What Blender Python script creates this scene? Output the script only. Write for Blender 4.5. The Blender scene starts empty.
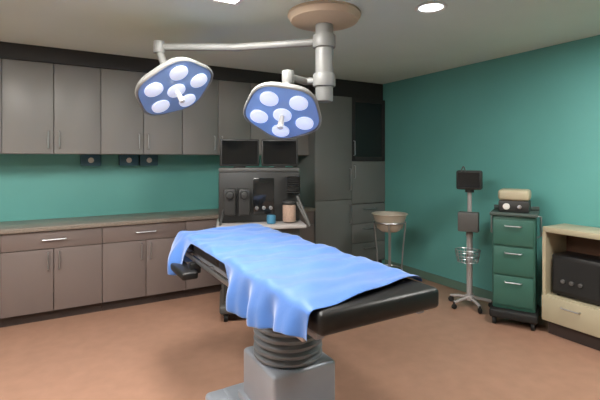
import bpy, bmesh, math, random
from mathutils import Vector, Matrix, Euler
random.seed(7)
S = bpy.context.scene
COL = S.collection
PI = math.pi

# ------------------------------------------------------------------ materials
def lin(c):
    return tuple(((v / 255) / 12.92 if v / 255 <= .04045 else ((v / 255 + .055) / 1.055) ** 2.4) for v in c)

def mat(name, rgb, rough=.5, metal=0., noise=.06, scale=6., bump=0., emit=None, estr=0., coat=0., stretch=None):
    m = bpy.data.materials.new(name); m.use_nodes = True
    nt = m.node_tree; b = nt.nodes['Principled BSDF']
    c = lin(rgb)
    tc = nt.nodes.new('ShaderNodeTexCoord')
    n = nt.nodes.new('ShaderNodeTexNoise'); n.inputs['Scale'].default_value = scale
    n.inputs['Detail'].default_value = 5
    src = tc.outputs['Object']
    if stretch:
        mp = nt.nodes.new('ShaderNodeMapping'); mp.inputs['Scale'].default_value = stretch
        nt.links.new(src, mp.inputs['Vector']); src = mp.outputs['Vector']
    nt.links.new(src, n.inputs['Vector'])
    r = nt.nodes.new('ShaderNodeValToRGB')
    r.color_ramp.elements[0].position = .3; r.color_ramp.elements[1].position = .7
    r.color_ramp.elements[0].color = (*[max(0, v * (1 - noise)) for v in c], 1)
    r.color_ramp.elements[1].color = (*[min(1, v * (1 + noise)) for v in c], 1)
    nt.links.new(n.outputs['Fac'], r.inputs['Fac'])
    nt.links.new(r.outputs['Color'], b.inputs['Base Color'])
    b.inputs['Roughness'].default_value = rough
    b.inputs['Metallic'].default_value = metal
    b.inputs['Coat Weight'].default_value = coat
    if bump:
        bp = nt.nodes.new('ShaderNodeBump'); bp.inputs['Strength'].default_value = bump
        bp.inputs['Distance'].default_value = .01
        nt.links.new(n.outputs['Fac'], bp.inputs['Height']); nt.links.new(bp.outputs['Normal'], b.inputs['Normal'])
    if emit:
        b.inputs['Emission Color'].default_value = (*lin(emit), 1)
        b.inputs['Emission Strength'].default_value = estr
    return m

M = {}
M['teal'] = mat('teal_wall_paint', (100, 168, 162), .45, noise=.03, scale=2.5)
M['pale'] = mat('pale_wall_paint', (196, 192, 182), .6, noise=.03, scale=2)
M['ceil'] = mat('ceiling_paint', (212, 224, 216), .8, noise=.03, scale=1.5)
M['floor'] = mat('terracotta_vinyl', (164, 126, 106), .34, noise=.07, scale=9, bump=.02)
M['skirt'] = mat('grey_green_skirting', (96, 124, 112), .5)
M['upper'] = mat('grey_laminate', (128, 127, 125), .4, noise=.04, scale=3, stretch=(1, 1, .3))
M['base'] = mat('taupe_laminate', (116, 104, 100), .4, noise=.05, scale=3, stretch=(1, 1, .3))
M['worktop'] = mat('stone_worktop', (132, 122, 112), .35, noise=.15, scale=60)
M['charcoal'] = mat('charcoal_panel', (40, 40, 40), .6)
M['tall'] = mat('slate_grey_laminate', (112, 114, 112), .4, noise=.04, scale=3)
M['darkglass'] = mat('dark_glass', (28, 29, 30), .12, noise=.02, coat=.3)
M['plinth'] = mat('dark_plinth', (58, 46, 42), .6)
M['steel'] = mat('brushed_steel', (178, 180, 184), .32, .9, noise=.04, scale=12, stretch=(1, 1, 18))
M['steelgrey'] = mat('grey_blue_enamel', (156, 162, 172), .4, .25, noise=.04)
M['bellows'] = mat('dark_grey_rubber', (122, 126, 132), .6)
M['black'] = mat('black_vinyl', (22, 21, 21), .45, noise=.1, scale=40)
M['rubber'] = mat('black_rubber', (24, 24, 24), .7)
M['sheet'] = mat('blue_cotton', (66, 112, 184), .5, noise=.04, scale=14, bump=.25)
M['white'] = mat('white_enamel', (222, 221, 216), .35, noise=.02)
M['lampwhite'] = mat('pale_grey_enamel', (132, 132, 130), .4, noise=.02)
M['canopy'] = mat('beige_enamel', (204, 184, 160), .5, noise=.03)
M['lampglass'] = mat('blue_lamp_glass', (132, 162, 208), .15, noise=.03, emit=(120, 160, 225), estr=.12, coat=.5)
M['led'] = mat('lit_led_lens', (235, 240, 250), .2, noise=.01, emit=(205, 220, 250), estr=.5)
M['panel'] = mat('lit_ceiling_diffuser', (240, 240, 236), .4, noise=.01, emit=(255, 252, 246), estr=54.)
M['downlight'] = mat('dim_downlight_lens', (225, 228, 224), .3, noise=.01, emit=(240, 246, 244), estr=4)
M['machine'] = mat('graphite_plastic', (44, 44, 43), .5, noise=.05)
M['machine2'] = mat('mid_grey_plastic', (84, 83, 81), .5, noise=.05)
M['screen'] = mat('dark_screen', (16, 18, 20), .12, noise=.02)
M['cyan'] = mat('blue_cap', (62, 120, 150), .4)
M['peach'] = mat('beige_granules', (164, 138, 122), .7, noise=.15, scale=60)
M['tealbox'] = mat('dark_blue_card', (52, 92, 108), .55)
M['tissue'] = mat('white_tissue', (220, 220, 214), .9)
M['cream'] = mat('cream_laminate', (178, 168, 142), .45, noise=.04, scale=5)
M['brown'] = mat('brown_board', (92, 62, 42), .6, noise=.1, scale=8)
M['green'] = mat('dark_green_enamel', (52, 98, 86), .45, noise=.05)
M['greygreen'] = mat('grey_green_plastic', (70, 84, 80), .5)
M['stand'] = mat('grey_pink_enamel', (166, 160, 158), .4, noise=.04)
M['basin'] = mat('cream_plastic', (178, 168, 152), .4, noise=.03)

_b = M['sheet'].node_tree.nodes['Principled BSDF']
_b.inputs['Sheen Weight'].default_value = .6; _b.inputs['Sheen Roughness'].default_value = .4

# ------------------------------------------------------------------ mesh helpers
class MB:
    def __init__(s): s.bm = bmesh.new()
    def _add(s, tmp, mtx=None):
        me = bpy.data.meshes.new('tmp'); tmp.to_mesh(me); tmp.free()
        if mtx is not None: me.transform(mtx)
        s.bm.from_mesh(me); bpy.data.meshes.remove(me)
    def box(s, x0, y0, z0, x1, y1, z1, bev=0., seg=2, mtx=None):
        t = bmesh.new(); bmesh.ops.create_cube(t, size=1)
        for v in t.verts:
            v.co = Vector((x0 + (v.co.x + .5) * (x1 - x0), y0 + (v.co.y + .5) * (y1 - y0), z0 + (v.co.z + .5) * (z1 - z0)))
        if bev: bmesh.ops.bevel(t, geom=list(t.edges), offset=bev, segments=seg, affect='EDGES', profile=.5)
        s._add(t, mtx); return s
    def cyl(s, p0, p1, r0, r1=None, n=24, bev=0.):
        r1 = r0 if r1 is None else r1
        p0, p1 = Vector(p0), Vector(p1); d = p1 - p0; L = d.length
        prof = [(0, 0), (r0, 0), (r1, L), (0, L)]
        if bev: prof = [(0, 0), (r0 - bev, 0), (r0 - bev * .3, bev * .3), (r0, bev), (r1, L - bev), (r1 - bev * .3, L - bev * .3), (r1 - bev, L), (0, L)]
        return s.lathe(prof, p0, d, n)
    def lathe(s, prof, base=(0, 0, 0), axis=(0, 0, 1), n=32, radfn=None):
        t = bmesh.new(); rings = []
        for (r, h) in prof:
            if r < 1e-6: rings.append([t.verts.new((0, 0, h))]); continue
            ring = []
            for i in range(n):
                a = 2 * PI * i / n; k = radfn(a, r) if radfn else 1
                ring.append(t.verts.new((r * k * math.cos(a), r * k * math.sin(a), h)))
            rings.append(ring)
        for A, B in zip(rings, rings[1:]):
            for i in range(n):
                j = (i + 1) % n
                if len(A) == 1 and len(B) == 1: continue
                if len(A) == 1: t.faces.new((A[0], B[j], B[i]))
                elif len(B) == 1: t.faces.new((A[i], A[j], B[0]))
                else: t.faces.new((A[i], A[j], B[j], B[i]))
        bmesh.ops.recalc_face_normals(t, faces=t.faces)
        q = Vector((0, 0, 1)).rotation_difference(Vector(axis).normalized())
        s._add(t, Matrix.Translation(Vector(base)) @ q.to_matrix().to_4x4()); return s
    def tube(s, pts, r, n=10):
        pts = [Vector(p) for p in pts]; t = bmesh.new(); rings = []
        up = Vector((0, 0, 1)); prev = None
        for i, p in enumerate(pts):
            d = (pts[min(i + 1, len(pts) - 1)] - pts[max(i - 1, 0)]).normalized()
            if prev is None:
                a = d.cross(up if abs(d.z) < .9 else Vector((1, 0, 0))).normalized()
            else:
                a = (prev - d * prev.dot(d)).normalized()
            prev = a; b = d.cross(a)
            rings.append([t.verts.new(p + r * (math.cos(2 * PI * k / n) * a + math.sin(2 * PI * k / n) * b)) for k in range(n)])
        for A, B in zip(rings, rings[1:]):
            for k in range(n): t.faces.new((A[k], A[(k + 1) % n], B[(k + 1) % n], B[k]))
        t.faces.new(rings[0][::-1]); t.faces.new(rings[-1])
        bmesh.ops.recalc_face_normals(t, faces=t.faces)
        s._add(t); return s
    def build(s, name, m, parent=None, smooth=True, label=None):
        me = bpy.data.meshes.new(name); s.bm.to_mesh(me); s.bm.free()
        o = bpy.data.objects.new(name, me); COL.objects.link(o)
        me.materials.append(M[m] if isinstance(m, str) else m)
        if smooth:
            for p in me.polygons: p.use_smooth = True
            md = o.modifiers.new('edges', 'EDGE_SPLIT'); md.split_angle = math.radians(38)
        if parent: o.parent = parent
        if label: o['label'] = label
        return o

def arc(fn, n=16): return [fn(i / n) for i in range(n + 1)]

def tag(o, label=None, cat=None, group=None, kind=None):
    if label: o['label'] = label
    if cat: o['category'] = cat
    if group: o['group'] = group
    if kind: o['kind'] = kind
    return o

def thing(name, label, cat, loc, rz=0, group=None):
    o = bpy.data.objects.new(name, None); COL.objects.link(o)
    o.empty_display_size = .1; o.location = loc; o.rotation_euler = (0, 0, rz)
    return tag(o, label, cat, group)

def struct(name, mb, m): return tag(mb.build(name, m, smooth=False), kind='structure')

# ------------------------------------------------------------------ setting
H = 2.64
X0, Y0 = -6.4, -7.0
struct('floor', MB().box(X0 - .15, Y0 - .15, -.15, .15, .15, 0), 'floor')
struct('ceiling', MB().box(X0 - .15, Y0 - .15, H, .15, .15, H + .15), 'ceil')
struct('wall_back', MB().box(X0 - .15, 0, 0, .15, .15, H), 'teal')
struct('wall_right', MB().box(0, Y0, 0, .15, 0, H), 'teal')
struct('wall_left', MB().box(X0 - .15, Y0, 0, X0, 0, H), 'pale')
struct('wall_front', MB().box(X0 - .15, Y0 - .15, 0, .15, Y0, H), 'pale')
struct('baseboard_right', MB().box(-.015, Y0, 0, 0, -.602, .1, .004), 'skirt')
struct('shade_strip_1', MB().box(-5.4, -.47, 2.49, -1.2, 0, H).box(-1.2, -.55, 2.40, 0, 0, H), 'charcoal')  # charcoal boxes stand in for the shadow gap between cabinets and ceiling

# ------------------------------------------------------------------ cabinet run on the back wall
def copy_thing(src, loc, label=None, rz=None):
    r = src.copy(); COL.objects.link(r); r.location = loc
    if rz is not None: r.rotation_euler = (0, 0, rz)
    if label: r['label'] = label
    for ch in [o for o in bpy.data.objects if o.parent == src]:
        c = ch.copy(); COL.objects.link(c); c.parent = r
        for g in [o for o in bpy.data.objects if o.parent == ch]:
            d = g.copy(); COL.objects.link(d); d.parent = c
    return r

UW = .84
def handle_v(x, y, z0, z1):
    return MB().tube([(x, y, z0), (x, y - .028, z0 + .004), (x, y - .028, z1 - .004), (x, y, z1)], .006, 8)
def handle_h(x0, x1, y, z):
    return MB().tube([(x0, y, z), (x0 + .004, y - .028, z), (x1 - .004, y - .028, z), (x1, y, z)], .006, 8)

def upper_unit():
    t = thing('wall_cabinet', '-', 'cabinet', (0, 0, 0), 0, 'grey wall cabinets over the worktop')
    # carcase as shell
    w, d, z0, z1 = UW, .42, 1.60, 2.49
    b = MB().box(.001, -d, z0, .018, 0, z1).box(w - .018, -d, z0, w - .001, 0, z1)
    b.box(.018, -d, z0, w - .018, 0, z0 + .018).box(.018, -d, z1 - .018, w - .018, 0, z1).box(.018, -.012, z0 + .018, w - .018, 0, z1 - .018)
    b.build('carcase', 'upper', t)
    for i in (0, 1):
        a = .003 + i * w / 2
        dr = MB().box(a, -d - .021, z0 + .002, a + w / 2 - .006, -d - .001, z1 - .002, .003).build('door', 'upper', t)
        hx = a + (w / 2 - .05 if i == 0 else .044)
        handle_v(hx, -d - .020, z0 + .06, z0 + .22).build('handle', 'steel', dr)
    return t

def base_unit():
    t = thing('base_cabinet', '-', 'cabinet', (0, 0, 0), 0, 'taupe base cabinets under the worktop')
    w, d = UW, .56
    b = MB().box(.001, -d, .1, .018, 0, .87).box(w - .018, -d, .1, w - .001, 0, .87)
    b.box(.018, -d, .1, w - .018, 0, .118).box(.018, -d, .85, w - .018, 0, .87).box(.018, -.012, .118, w - .018, 0, .85)
    b.build('carcase', 'base', t)
    MB().box(.001, -d + .05, 0, w - .001, -d + .068, .1).build('plinth', 'plinth', t)
    dw = MB().box(.003, -d - .021, .70, w - .003, -d - .001, .866, .003).build('drawer', 'base', t)
    handle_h(w / 2 - .1, w / 2 + .1, -d - .020, .785).build('handle', 'steel', dw)
    for i in (0, 1):
        a = .003 + i * w / 2
        dr = MB().box(a, -d - .021, .104, a + w / 2 - .006, -d - .001, .694, .003).build('door', 'base', t)
        hx = a + (w / 2 - .05 if i == 0 else .044)
        handle_v(hx, -d - .020, .50, .66).build('handle', 'steel', dr)
    return t

xs = [-1.2 - UW * (k + 1) for k in range(5)]
ul = ['grey two-door wall cabinet next to the tall slate cabinet, rightmost of its row',
      'grey wall cabinet second from the tall slate cabinet, above the graphite anaesthesia machine',
      'grey wall cabinet behind the left surgical lamp head, third from the tall slate cabinet',
      'grey wall cabinet over the teal splashback, left of the left surgical lamp head',
      'grey wall cabinet cut by the left edge of the photo']
bl = ['taupe base cabinet next to the tall slate cabinet, mostly behind the graphite machine',
      'taupe base cabinet just left of the graphite anaesthesia machine',
      'taupe base cabinet behind the draped head end of the operating table, left of it',
      'taupe base cabinet with doors and drawer under the middle of the open teal splashback',
      'taupe base cabinet cut by the left edge of the photo']
u = upper_unit(); bsrc = base_unit()
for k, x in enumerate(xs):
    if k == 0:
        u.location = (x, -.001, 0); u['label'] = ul[0]
        bsrc.location = (x, -.001, 0); bsrc['label'] = bl[0]
    else:
        copy_thing(u, (x, -.001, 0), ul[k]); copy_thing(bsrc, (x, -.001, 0), bl[k])
wt = MB().box(xs[-1], -.61, .871, -1.202, -.001, .911, .004).build('worktop', 'worktop')
tag(wt, 'long stone-grey worktop on the taupe base cabinets along the back wall', 'worktop')

# dark blue dispenser boxes under the wall cabinets
def dispenser(x0, w, label):
    t = thing('glove_dispenser', label, 'dispenser', (x0, -.0005, 1.474), 0, 'dark blue dispensers below the wall cabinets')
    MB().box(0, -.11, 0, w, 0, .125, .006).build('box', 'tealbox', t)
    MB().lathe([(0, 0), (.028, .0), (.03, .006), (0, .012)], (w / 2, -.108, .062), (0, -1, 0), 20).build('opening', 'tissue', t)
dispenser(-3.89, .2, 'small dark blue glove dispenser under the wall cabinets, apart on the left')
dispenser(-3.50, .2, 'dark blue glove dispenser under the wall cabinets, left one of the adjoining pair')
dispenser(-3.28, .2, 'dark blue glove dispenser under the wall cabinets, right one of the adjoining pair')

# ------------------------------------------------------------------ tall cabinets in the corner
def tall_unit(x0, label, glass):
    t = thing('tall_cabinet', label, 'cabinet', (x0, -.001, 0))
    w, d, z1 = .6, .578, 2.40
    b = MB().box(.001, -d, .1, .02, 0, z1).box(w - .02, -d, .1, w - .001, 0, z1).box(.02, -.012, .1, w - .02, 0, z1)
    for z in (.1, .9, 1.5, z1 - .02): b.box(.02, -d, z, w - .02, -.012, z + .02)
    b.build('carcase', 'tall', t)
    MB().box(.001, -d + .05, 0, w - .001, -d + .068, .1).build('plinth', 'plinth', t)
    f = -d - .001
    if glass:
        dr = MB().box(.003, f - .02, 1.52, .06, f, z1 - .003, .002).box(w - .06, f - .02, 1.52, w - .003, f, z1 - .003, .002) \
            .box(.06, f - .02, 1.52, w - .06, f, 1.58, .002).box(.06, f - .02, z1 - .06, w - .06, f, z1 - .003, .002).build('glazed_door', 'charcoal', t, label='dark glazed upper door')
        MB().box(.058, f - .013, 1.578, w - .058, f - .007, z1 - .058).build('pane', 'darkglass', dr)
        handle_v(.03, f - .02, 1.6, 1.8).build('handle', 'steel', dr)
        d2 = MB().box(.003, f - .02, .93, w - .003, f, 1.515, .003).build('door', 'tall', t)
        handle_v(.04, f - .02, 1.28, 1.46).build('handle', 'steel', d2)
        for k in range(3):
            z = .105 + k * .273
            dw = MB().box(.003, f - .02, z, w - .003, f, z + .268, .003).build('drawer', 'tall', t)
            handle_h(w / 2 - .1, w / 2 + .1, f - .02, z + .2).build('handle', 'steel', dw)
    else:
        d1 = MB().box(.003, f - .02, 1.0, w - .003, f, z1 - .003, .003).build('door', 'tall', t)
        handle_v(w - .04, f - .02, 1.12, 1.42).build('handle', 'steel', d1)
        d2 = MB().box(.003, f - .02, .104, w - .003, f, .994, .003).build('door', 'tall', t)
        handle_v(w - .04, f - .02, .66, .92).build('handle', 'steel', d2)
    return t
tall_unit(-1.2, 'tall slate-grey cabinet with two plain doors, behind the white lamp column', False)
tall_unit(-.601, 'tall slate-grey cabinet with a dark glazed top door, in the corner by the teal wall', True)

# ------------------------------------------------------------------ operating table (foot end towards the camera)
TX, TY, TZ = -3.0, -3.02, 1.0
tb = thing('operating_table', 'steel operating table with black mattress, draped in blue in the middle of the room', 'operating table', (TX, TY, 0))
HW, HL = .31, .95
CY = -.14
b = MB().box(-.24, -.66, .05, .24, .30, .13, .03, 3).box(-.34, -.66, .05, .34, -.50, .12, .025, 3).box(-.34, .17, .05, .34, .31, .12, .025, 3)
b.lathe([(0, .12), (.23, .12), (.225, .17), (.18, .2), (0, .2)], (0, CY, 0), n=36)
b.build('base', 'steelgrey', tb)
for sx in (-1, 1):
    for y in (-.58, .24):
        c = MB().cyl((sx * .30, y, .035), (sx * .30 + .045 * sx, y, .035), .035, n=20, bev=.006)
        c.box(min(sx * .28, sx * .33), y - .02, .03, max(sx * .28, sx * .33), y + .02, .06, .004)
        c.build('castor', 'rubber', tb)
MB().box(-.19, CY - .20, .19, .19, CY + .20, .46, .02, 3).box(-.215, CY - .225, .17, .215, CY + .225, .21, .012).build('lower_column', 'steelgrey', tb)
prof = [(0, .45)]
for k in range(9):
    z = .46 + k * .04; prof += [(.17, z), (.192, z + .012), (.192, z + .024), (.17, z + .036)]
prof += [(0, .825)]
MB().lathe(prof, (0, CY, 0), n=32).build('column_bellows', 'bellows', tb)
MB().box(-.2, -.45, .80, .2, .25, .875, .01).box(-.285, -.88, .868, -.245, .9, .905, .006).box(.245, -.88, .868, .285, .9, .905, .006) \
    .box(-.25, -.86, .87, .25, -.82, .9).box(-.25, .86, .87, .25, .9, .9).box(-.25, -.3, .87, .25, -.26, .9).box(-.25, .3, .87, .25, .34, .9).build('top_frame', 'steelgrey', tb)
for sx in (-1, 1):
    x = sx * .325
    r = MB().box(x - .006, -.86, .865, x + .006, .88, .892, .002)
    for y in (-.7, -.2, .3, .75): r.box(min(x, sx * .28), y - .02, .87, max(x, sx * .28), y + .02, .888)
    r.build('side_rail', 'steel', tb)
for name, y0, y1 in (('leg_cushion', -HL, -.37), ('seat_cushion', -.36, .15), ('back_cushion', .16, .66), ('head_cushion', .67, HL)):
    MB().box(-HW, y0, .905, HW, y1, TZ - .006, .022, 3).build(name, 'black', tb)
# arm board folded out on the head-left side
ab = MB().box(-.37, .50, .80, -.30, .56, .87, .008).box(-.44, .44, .78, -.335, .78, .83, .015, 3)
ab.build('arm_board', 'black', tb)
# hand control pendant under the foot rail
MB().box(.335, -.45, .68, .365, -.39, .82, .008).tube([(.35, -.42, .82), (.35, -.42, .865), (.33, -.42, .88)], .005, 8).build('hand_control', 'bellows', tb)

# drape ---------------------------------------------------------------
def drape():
    bm = bmesh.new()
    y0, y1 = -.925, HL + .012         # table-local
    ny, tops, hangs = 72, 16, 10
    def hangL(y):   # how far the sheet hangs on the left (camera) side
        def sm(a, b, v):
            t = max(0, min(1, (v - a) / (b - a))); return t * t * (3 - 2 * t)
        front = .11 + .09 * sm(-.90, -.2, y)
        mid = 1 - sm(-.20, -.06, y)
        head = sm(.58, .72, y)
        return .006 + front * mid + .24 * head + .012 * math.sin(y * 9) * mid
    def hangR(y): return .012 + (.15 + .02 * math.sin(y * 8)) * max(0, min(1, (y + .62) / .35))
    grid = []
    for i in range(ny + 1):
        y = y0 + (y1 - y0) * i / ny
        row = []
        hl, hr = hangL(y), hangR(y)
        for j in range(hangs + 1):
            t = 1 - j / hangs; d = hl * t
            fold = .022 * math.sin(y * 24 + 1.2) * min(1, d / .12) + .012 * math.sin(y * 51) * min(1, d / .15)
            bow = (.03 + .06 * max(0, min(1, (y - .5) / .3))) * math.sin(min(1, d / .2) * PI / 2)
            row.append((-HW - .030 - bow - fold, y + .01 * math.sin(d * 20), TZ + .004 - d - .012))
        for j in range(tops + 1):
            s = j / tops; x = -HW - .016 + s * 2 * (HW + .016)
            wr = .006 * math.sin(y * 13 + x * 9) + .005 * math.sin(x * 21 - y * 17) + .004 * math.sin(y * 41 + x * 5)
            sl = .11 * s * max(0, (-.1 - y) / .82)      # the foot edge lies askew
            row.append((x, y + sl, TZ + .012 + wr))
        for j in range(hangs + 1):
            t = j / hangs; d = hr * t
            fold = .02 * math.sin(y * 22) * min(1, d / .12)
            row.append((HW + .030 + .02 * min(1, d / .1) + fold, y + .11 * max(0, (-.1 - y) / .82), TZ - .008 - d))
        grid.append([bm.verts.new(p) for p in row])
    for A, B in zip(grid, grid[1:]):
        for k in range(len(A) - 1): bm.faces.new((A[k], B[k], B[k + 1], A[k + 1]))
    # fall over the head end
    last = grid[-1]; prev = last
    for j in range(1, 8):
        d = .035 * j
        cur = [bm.verts.new((v.co.x, y1 + .03 + .012 * math.sin(v.co.x * 30) * min(1, d / .1), v.co.z - d)) for v in last[hangs:hangs + tops + 3]]
        pr = prev[hangs:hangs + tops + 3] if j == 1 else prev
        for k in range(len(cur) - 1): bm.faces.new((pr[k], cur[k], cur[k + 1], pr[k + 1]))
        prev = cur
    bmesh.ops.recalc_face_normals(bm, faces=bm.faces)
    m = MB(); m.bm.free(); m.bm = bm
    o = m.build('surgical_drape', 'sheet', smooth=False)
    for p in o.data.polygons: p.use_smooth = True
    o.location = (TX, TY, 0)
    sd = o.modifiers.new('thick', 'SOLIDIFY'); sd.thickness = .004; sd.offset = 0
    ss = o.modifiers.new('smooth', 'SUBSURF'); ss.levels = 1; ss.render_levels = 1
    return tag(o, 'blue cloth drape spread over the operating table and hanging over its sides', 'drape')
drape()

# ------------------------------------------------------------------ surgical light
PX, PY = -2.386, -2.60
lt = thing('surgical_light', 'white twin-head surgical light hanging from the ceiling on a thick column', 'surgical light', (PX, PY, H))
MB().lathe([(0, 0), (.27, 0), (.275, -.02), (.25, -.06), (.12, -.085), (0, -.085)][::-1], n=40).build('canopy', 'canopy', lt, label='beige round ceiling canopy')
MB().cyl((0, 0, -.66), (0, 0, -.08), .066, n=32, bev=.008).build('column', 'lampwhite', lt)
def lamp(pos, target, armz, R, bend):
    """pos, target world; builds arm + head under lt (coords local to the canopy)"""
    o = Vector((PX, PY, H)); p = Vector(pos) - o; n = (Vector(target) - Vector(pos)).normalized()
    hub = Vector((0, 0, armz - H))
    arm = MB().cyl(hub - Vector((0, 0, .05)), hub + Vector((0, 0, .05)), .085, n=28, bev=.01)
    back = p - n * .10
    elbow = Vector((p.x, p.y, hub.z)) - Vector((n.x, n.y, 0)) * .30
    mid = (hub + elbow) / 2 + Vector((bend[0], bend[1], 0))
    pts = [hub, hub.lerp(mid, .5), mid, mid.lerp(elbow, .6), elbow]
    pts += [elbow + Vector((0, 0, -.03)), elbow.lerp(back, .6) + Vector((0, 0, -.02)), back]
    arm.tube(pts, .028, 14)
    arm.cyl(elbow + Vector((0, 0, -.05)), elbow + Vector((0, 0, .045)), .045, n=20, bev=.008)
    arm.build('arm', 'lampwhite', lt)
    lob = lambda a, r: 1 + .045 * math.cos(5 * a) * (r / R)
    shell = MB().lathe([(0, -.11), (.07, -.11), (.09, -.09), (R * .7, -.065), (R * .93, -.035), (R, -.005), (R, .012), (R * .965, .02), (R * .95, .008), (0, .004)], p, n, 60, lob)
    hd = shell.build('lamp_head', 'lampwhite', lt)
    MB().lathe([(0, .006), (R * .94, .006), (R * .93, .014), (R * .5, .022), (0, .024)], p, n, 60, lob).build('lens', 'lampglass', hd, label='blue tinted glass lens')
    q = Vector((0, 0, 1)).rotation_difference(n)
    for k in range(5):
        a = 2 * PI * k / 5
        c = p + q @ Vector((R * .62 * math.cos(a), R * .62 * math.sin(a), .018))
        MB().lathe([(R * .235, 0), (R * .23, .012), (R * .12, .018), (0, .02)], c, n, 24).build('led_pod', 'led', hd)
    MB().lathe([(R * .24, .018), (R * .235, .032), (R * .1, .038), (0, .038)], p, n, 28).build('led_pod', 'led', hd)
    MB().cyl(p + n * .03, p + n * .14, .017, .021, n=18, bev=.004).build('handle', 'white', hd)
    L = bpy.data.lights.new('lamp_beam', 'SPOT'); L.energy = LAMP_W; L.spot_size = math.radians(62); L.spot_blend = .8
    L.color = (.90, .95, 1.0); L.shadow_soft_size = .2
    lo = bpy.data.objects.new('lamp_beam', L); COL.objects.link(lo); lo.parent = lt
    lo.location = p + n * .16; lo.rotation_euler = n.to_track_quat('-Z', 'Y').to_euler()
LAMP_W = 5
lamp((-3.34, -1.985, 2.09), (-2.96, -2.75, 1.0), 2.43, .30, (0, .1))
lamp((-2.80, -2.72, 1.865), (-3.22, -3.22, 1.0), 2.14, .265, (.05, .1))

# ------------------------------------------------------------------ anaesthesia machine behind the head end
am = thing('anaesthesia_machine', 'graphite anaesthesia machine with dark screens, standing behind the head of the table', 'medical machine', (-2.32, -1.30, 0), math.radians(-20))
b = MB().box(-.40, -.30, .08, .40, .28, .16, .025, 3)
b.build('base', 'machine2', am)
for sx in (-.34, .34):
    for y in (-.24, .22):
        MB().cyl((sx - .02, y, .045), (sx + .02, y, .045), .045, n=20, bev=.006).box(sx - .026, y - .02, .06, sx + .026, y + .02, .085).build('castor', 'rubber', am)
MB().box(-.38, -.25, .16, .38, .26, .88, .012).build('lower_housing', 'machine2', am)
for k in range(3):
    z = .20 + k * .22
    dw = MB().box(-.36, -.272, z, .10, -.251, z + .205, .006).build('drawer', 'machine', am)
    handle_h(-.22, -.04, -.271, z + .15).build('handle', 'steel', dw)
MB().box(-.43, -.33, .88, .43, .27, .915, .01).build('work_shelf', 'stand', am, label='pale grey work shelf')
MB().box(-.41, -.08, .915, .41, .26, 1.42, .02).build('upper_housing', 'machine', am)
for i, x in enumerate((-.36, -.22)):
    v = MB().box(x, -.2, 1.0, x + .115, -.08, 1.26, .015, 3).build('vaporizer', 'machine', am)
    MB().cyl((x + .0575, -.2, 1.2), (x + .0575, -.235, 1.2), .04, .036, n=22, bev=.006).build('dial', 'machine', v)
fm = MB().box(-.07, -.10, 1.0, .14, -.08, 1.36, .006).build('flowmeter', 'darkglass', am)
for k in range(3): MB().cyl((-.035 + k * .07, -.10, 1.06), (-.035 + k * .07, -.125, 1.06), .018, n=16, bev=.003).build('knob', 'steel', fm)
can = MB().cyl((.28, -.19, .93), (.28, -.19, 1.10), .065, n=26, bev=.01).build('absorber_canister', 'peach', am, label='beige granule canister')
MB().cyl((.28, -.19, 1.10), (.28, -.19, 1.135), .07, n=26, bev=.008).build('lid', 'machine', can)
MB().cyl((.10, -.2, .915), (.10, -.2, 1.0), .045, n=22, bev=.01).build('suction_jar', 'cyan', am, label='small blue jar')
pr = [(0, 0)]
for k in range(8): pr += [(.06, .004 + k * .022), (.075, .015 + k * .022)]
pr += [(0, .18)]
MB().lathe(pr, (.33, -.15, 1.20), (0, 0, 1), 26).build('bellows', 'machine', am)
MB().box(-.41, -.06, 1.42, .41, .22, 1.46, .008).build('top_shelf', 'machine2', am)
for x, w, rz in ((-.20, .40, .12), (.215, .38, -.12)):
    mt = Matrix.Translation((x, .04, 0)) @ Matrix.Rotation(rz, 4, 'Z')
    mo = MB().box(-w / 2, -.03, 1.475, w / 2, .03, 1.755, .012, 2, mt).box(-.06, -.02, 1.455, .06, .04, 1.49, .004, 2, mt).build('monitor', 'machine', am)
    MB().box(-w / 2 + .018, -.0335, 1.497, w / 2 - .018, -.0295, 1.737, 0, 2, mt).build('screen', 'screen', mo)
MB().tube(arc(lambda t: (.36 + .10 * math.sin(t * PI), -.2 - .12 * math.sin(t * PI), 1.12 - .25 * math.sin(t * PI) + .06 * t)), .014, 10).build('breathing_hose', 'machine2', am)
MB().tube(arc(lambda t: (-.36 - .08 * math.sin(t * PI), -.14 - .2 * math.sin(t * PI), 1.05 - .3 * math.sin(t * PI))), .012, 10).build('breathing_hose', 'machine2', am)

# ------------------------------------------------------------------ patient monitor on its rolling stand
ms = thing('monitor_stand', 'slim grey rolling stand with a small dark monitor on top, by the teal wall', 'monitor stand', (-.36, -2.31, 0), math.radians(-60))
bb = MB().cyl((0, 0, .07), (0, 0, .12), .05, n=24, bev=.008)
for k in range(5):
    a = 2 * PI * k / 5 + .3
    bb.tube([(0, 0, .095), (.12 * math.cos(a), .12 * math.sin(a), .085), (.21 * math.cos(a), .21 * math.sin(a), .068)], .016, 10)
bb.build('base', 'stand', ms)
for k in range(5):
    a = 2 * PI * k / 5 + .3; c = Vector((.21 * math.cos(a), .21 * math.sin(a), .027)); d = Vector((-math.sin(a), math.cos(a), 0)) * .013
    MB().cyl(c - d, c + d, .027, n=18, bev=.004).cyl(c + Vector((0, 0, .015)), c + Vector((0, 0, .045)), .01, n=12).build('castor', 'rubber', ms)
MB().cyl((0, 0, .11), (0, 0, .75), .03, n=20).cyl((0, 0, .75), (0, 0, 1.24), .022, n=20).cyl((0, 0, .73), (0, 0, .78), .036, n=20, bev=.006).build('pole', 'stand', ms)
MB().box(-.10, -.13, .80, .10, -.025, 1.0, .012).box(-.03, -.03, .86, .03, .03, .92, .004).build('pump_module', 'machine2', ms, label='grey pump box clamped to the pole')
mo = MB().box(-.125, -.07, 1.23, .125, .04, 1.43, .02, 3).cyl((0, 0, 1.2), (0, 0, 1.24), .045, n=20).build('monitor', 'machine', ms)
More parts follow.
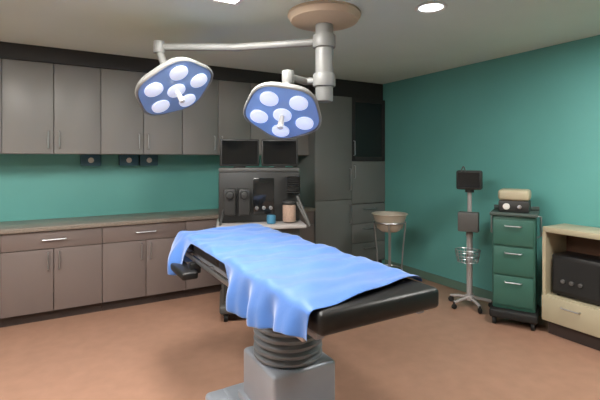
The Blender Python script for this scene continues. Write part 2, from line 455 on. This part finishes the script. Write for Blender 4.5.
MB().box(-.105, -.0745, 1.255, .105, -.0695, 1.41).build('screen', 'screen', mo)
MB().tube(arc(lambda t: (-.07 + .04 * t, -.08, 1.42 + .05 * math.sin(t * PI))) , .006, 8).build('carry_handle', 'machine2', mo)
# wire basket
bk = MB()
for z, r in ((.50, .10), (.56, .11), (.62, .12)):
    bk.tube(arc(lambda t: (r * math.cos(t * 2 * PI), -.14 + r * .8 * math.sin(t * 2 * PI), z), 28), .004, 6)
for k in range(16):
    a = 2 * PI * k / 16
    bk.tube([(.10 * math.cos(a), -.14 + .08 * math.sin(a), .50), (.12 * math.cos(a), -.14 + .096 * math.sin(a), .62)], .003, 6)
for k in range(-3, 4): bk.tube([(k * .028, -.14 - .075 * math.sqrt(1 - (k / 3.6) ** 2), .50), (k * .028, -.14 + .075 * math.sqrt(1 - (k / 3.6) ** 2), .50)], .003, 6)
bk.build('wire_basket', 'steel', ms)

# ------------------------------------------------------------------ dark green trolley
gt = thing('equipment_trolley', 'narrow dark green trolley with black wheels and a cream-lidded device on top', 'trolley', (-.34, -2.80, 0), math.radians(-62))
MB().box(-.20, -.20, .07, .20, .18, .15, .02, 3).build('base', 'rubber', gt)
for sx in (-.16, .16):
    for y in (-.15, .13):
        MB().cyl((sx - .015, y, .04), (sx + .015, y, .04), .04, n=18, bev=.005).box(sx - .02, y - .014, .05, sx + .02, y + .014, .075).build('castor', 'rubber', gt)
MB().box(-.18, -.14, .15, .18, .16, 1.02, .015).build('cabinet_body', 'green', gt)
for k, (z0, z1) in enumerate(((.19, .46), (.48, .73), (.75, .98))):
    dw = MB().box(-.165, -.158, z0, .165, -.139, z1, .006).build('drawer', 'green', gt)
    handle_h(-.07, .07, -.157, z1 - .05).build('handle', 'steel', dw)
MB().box(-.20, -.17, 1.02, .20, .17, 1.05, .008).box(-.20, .15, 1.05, .20, .17, 1.09, .006).build('top_tray', 'greygreen', gt)
for sx in (-1, 1):
    MB().tube([(sx * .18, .10, .8), (sx * .215, .10, .82), (sx * .215, .10, 1.0), (sx * .18, .10, 1.01)], .009, 8).build('push_handle', 'steel', gt)
dv = thing('suction_device', 'small device with dark front and cream lid, on the dark green trolley', 'medical device', (-.34, -2.80, 1.051), math.radians(-62))
MB().box(-.13, -.12, .0, .13, .12, .11, .015).build('housing', 'machine', dv)
MB().box(-.135, -.125, .11, .135, .125, .21, .03, 3).build('lid', 'cream', dv)
MB().cyl((-.06, -.118, .055), (-.06, -.135, .055), .03, n=22, bev=.004).build('gauge', 'white', dv)
MB().cyl((.05, -.118, .055), (.05, -.14, .055), .018, n=18, bev=.003).build('knob', 'steel', dv)

# ------------------------------------------------------------------ cream open cabinet at the right edge
cc = thing('open_cabinet', 'low cream cabinet with an open brown niche, against the teal wall at the right edge', 'cabinet', (-.02, -3.08, 0))
D, LN, T = .35, 1.0, .03           # depth (x), length (-y)
b = MB().box(-D, -LN, .90, 0, 0, .95, .008).box(-D, -T, .12, 0, 0, .90).box(-D, -LN, .12, 0, -LN + T, .90)
b.box(-D, -LN + T, .12, 0, -T, .15).box(-D, -LN + T, .32, 0, -T, .35).box(-D, -.52, .35, -.02, -.49, .90)
b.build('carcase', 'cream', cc)
MB().box(-.012, -LN + T, .15, 0, -T, .90).build('back_panel', 'brown', cc, label='brown back panel')
for k in range(2):
    y1 = -.004 - k * .498
    dw = MB().box(-D - .02, y1 - .49, .125, -D - .001, y1, .34, .004).build('drawer', 'cream', cc)
    MB().tube([(-D - .019, y1 - .32, .28), (-D - .045, y1 - .315, .28), (-D - .045, y1 - .175, .28), (-D - .019, y1 - .17, .28)], .006, 8).build('handle', 'steel', dw)
MB().box(-D + .04, -LN + .03, 0, -.02, -.03, .12).build('plinth', 'plinth', cc)
def bdev(y, lab, w):
    t = thing('device_box', lab, 'medical device', (-.20, y, .351), -PI / 2)
    MB().box(-w / 2, -.13, .012, w / 2, .13, .36, .012).build('housing', 'black', t)
    MB().box(-w / 2 + .02, -.134, .05, w / 2 - .02, -.129, .33).build('front_panel', 'rubber', t)
    for x in (-.1, -.03, .04): MB().cyl((x, -.133, .14), (x, -.15, .14), .018, n=18, bev=.003).build('knob', 'machine2', t)
    for x in (-w / 2 + .04, w / 2 - .04):
        for y_ in (-.09, .09): MB().cyl((x, y_, 0), (x, y_, .014), .015, n=14).build('foot', 'rubber', t)
bdev(-3.08 - .26, 'black device box with knobs in the niche of the cream cabinet', .40)

# ------------------------------------------------------------------ basin stand
bs = thing('basin_stand', 'wheeled stand with cream basin between the tall cabinet and the teal wall', 'basin stand', (-.68, -1.44, 0))
lg = MB()
lg.tube(arc(lambda t: (.185 * math.cos(t * 2 * PI), .185 * math.sin(t * 2 * PI), .80), 40), .009, 8)
lg.tube(arc(lambda t: (.14 * math.cos(t * 2 * PI), .14 * math.sin(t * 2 * PI), .25), 36), .007, 8)
lg.build('ring', 'steel', bs)
for k in range(4):
    a = PI / 4 + k * PI / 2
    MB().tube([(.185 * math.cos(a), .185 * math.sin(a), .80), (.15 * math.cos(a), .15 * math.sin(a), .45), (.14 * math.cos(a), .14 * math.sin(a), .25), (.20 * math.cos(a), .20 * math.sin(a), .06)], .009, 8).build('leg', 'steel', bs)
    c = Vector((.20 * math.cos(a), .20 * math.sin(a), .028)); d = Vector((-math.sin(a), math.cos(a), 0)) * .012
    MB().cyl(c - d, c + d, .028, n=18, bev=.004).cyl(c + Vector((0, 0, .015)), c + Vector((0, 0, .04)), .008, n=10).build('castor', 'rubber', bs)
ba = MB().lathe([(0, 0), (.10, 0), (.15, .04), (.172, .12), (.20, .20), (.215, .205), (.213, .212), (.195, .21), (.166, .12), (.143, .045), (.095, .008), (0, .008)], n=40).build('basin', 'basin', None)
ba.location = (-.68, -1.44, .69)
tag(ba, 'cream plastic basin held in the wheeled ring stand beside the tall cabinets', 'basin')

# ------------------------------------------------------------------ ceiling lights
def panel(x, y, label, w=.6, d=.6):
    t = thing('ceiling_light', label, 'ceiling light', (x, y, H), 0, 'recessed ceiling light panels')
    MB().box(-w / 2 - .03, -d / 2 - .03, -.012, w / 2 + .03, -d / 2, 0).box(-w / 2 - .03, d / 2, -.012, w / 2 + .03, d / 2 + .03, 0) \
        .box(-w / 2 - .03, -d / 2, -.012, -w / 2, d / 2, 0).box(w / 2, -d / 2, -.012, w / 2 + .03, d / 2, 0).build('frame', 'white', t)
    MB().box(-w / 2, -d / 2, -.008, w / 2, d / 2, 0).build('diffuser', 'panel', t)
for (x, y, l) in ((-5.0, -2.35, 'lit square ceiling panel in front of the left end of the worktop'),
                  (-3.35, -2.78, 'lit square ceiling panel beside the left surgical lamp, at the top edge of the photo'),
                  (-1.3, -4.2, 'lit square ceiling panel over the cream cabinet by the right wall'),
                  (-4.3, -3.95, 'lit square ceiling panel left of the foot of the operating table')):
    panel(x, y, l)
dl = thing('downlight', 'small round recessed downlight in the ceiling right of the lamp column', 'ceiling light', (-1.80, -3.10, H))
MB().lathe([(.085, 0), (.11, 0), (.115, -.006), (.10, -.012), (.085, -.006)], n=36).build('rim', 'white', dl)
MB().lathe([(0, -.004), (.086, -.004), (.086, 0), (0, 0)], n=36).build('lens', 'downlight', dl)

# ------------------------------------------------------------------ world, camera, view
w = bpy.data.worlds.new('World'); S.world = w; w.use_nodes = True
w.node_tree.nodes['Background'].inputs['Color'].default_value = (.05, .05, .05, 1)
cam = bpy.data.cameras.new('Camera'); co = bpy.data.objects.new('Camera', cam); COL.objects.link(co)
co.location = (-4.13, -5.23, 1.55)
co.rotation_euler = (PI / 2, 0, -math.atan2(.504, .864))
cam.sensor_width = 36; cam.lens = 36 * 420 / 600; cam.shift_y = -41 / 600
cam.clip_start = .05
S.camera = co
S.view_settings.view_transform = 'Standard'; S.view_settings.look = 'None'
S.view_settings.gamma = 1; S.view_settings.use_curve_mapping = False
S.view_settings.exposure = -.06
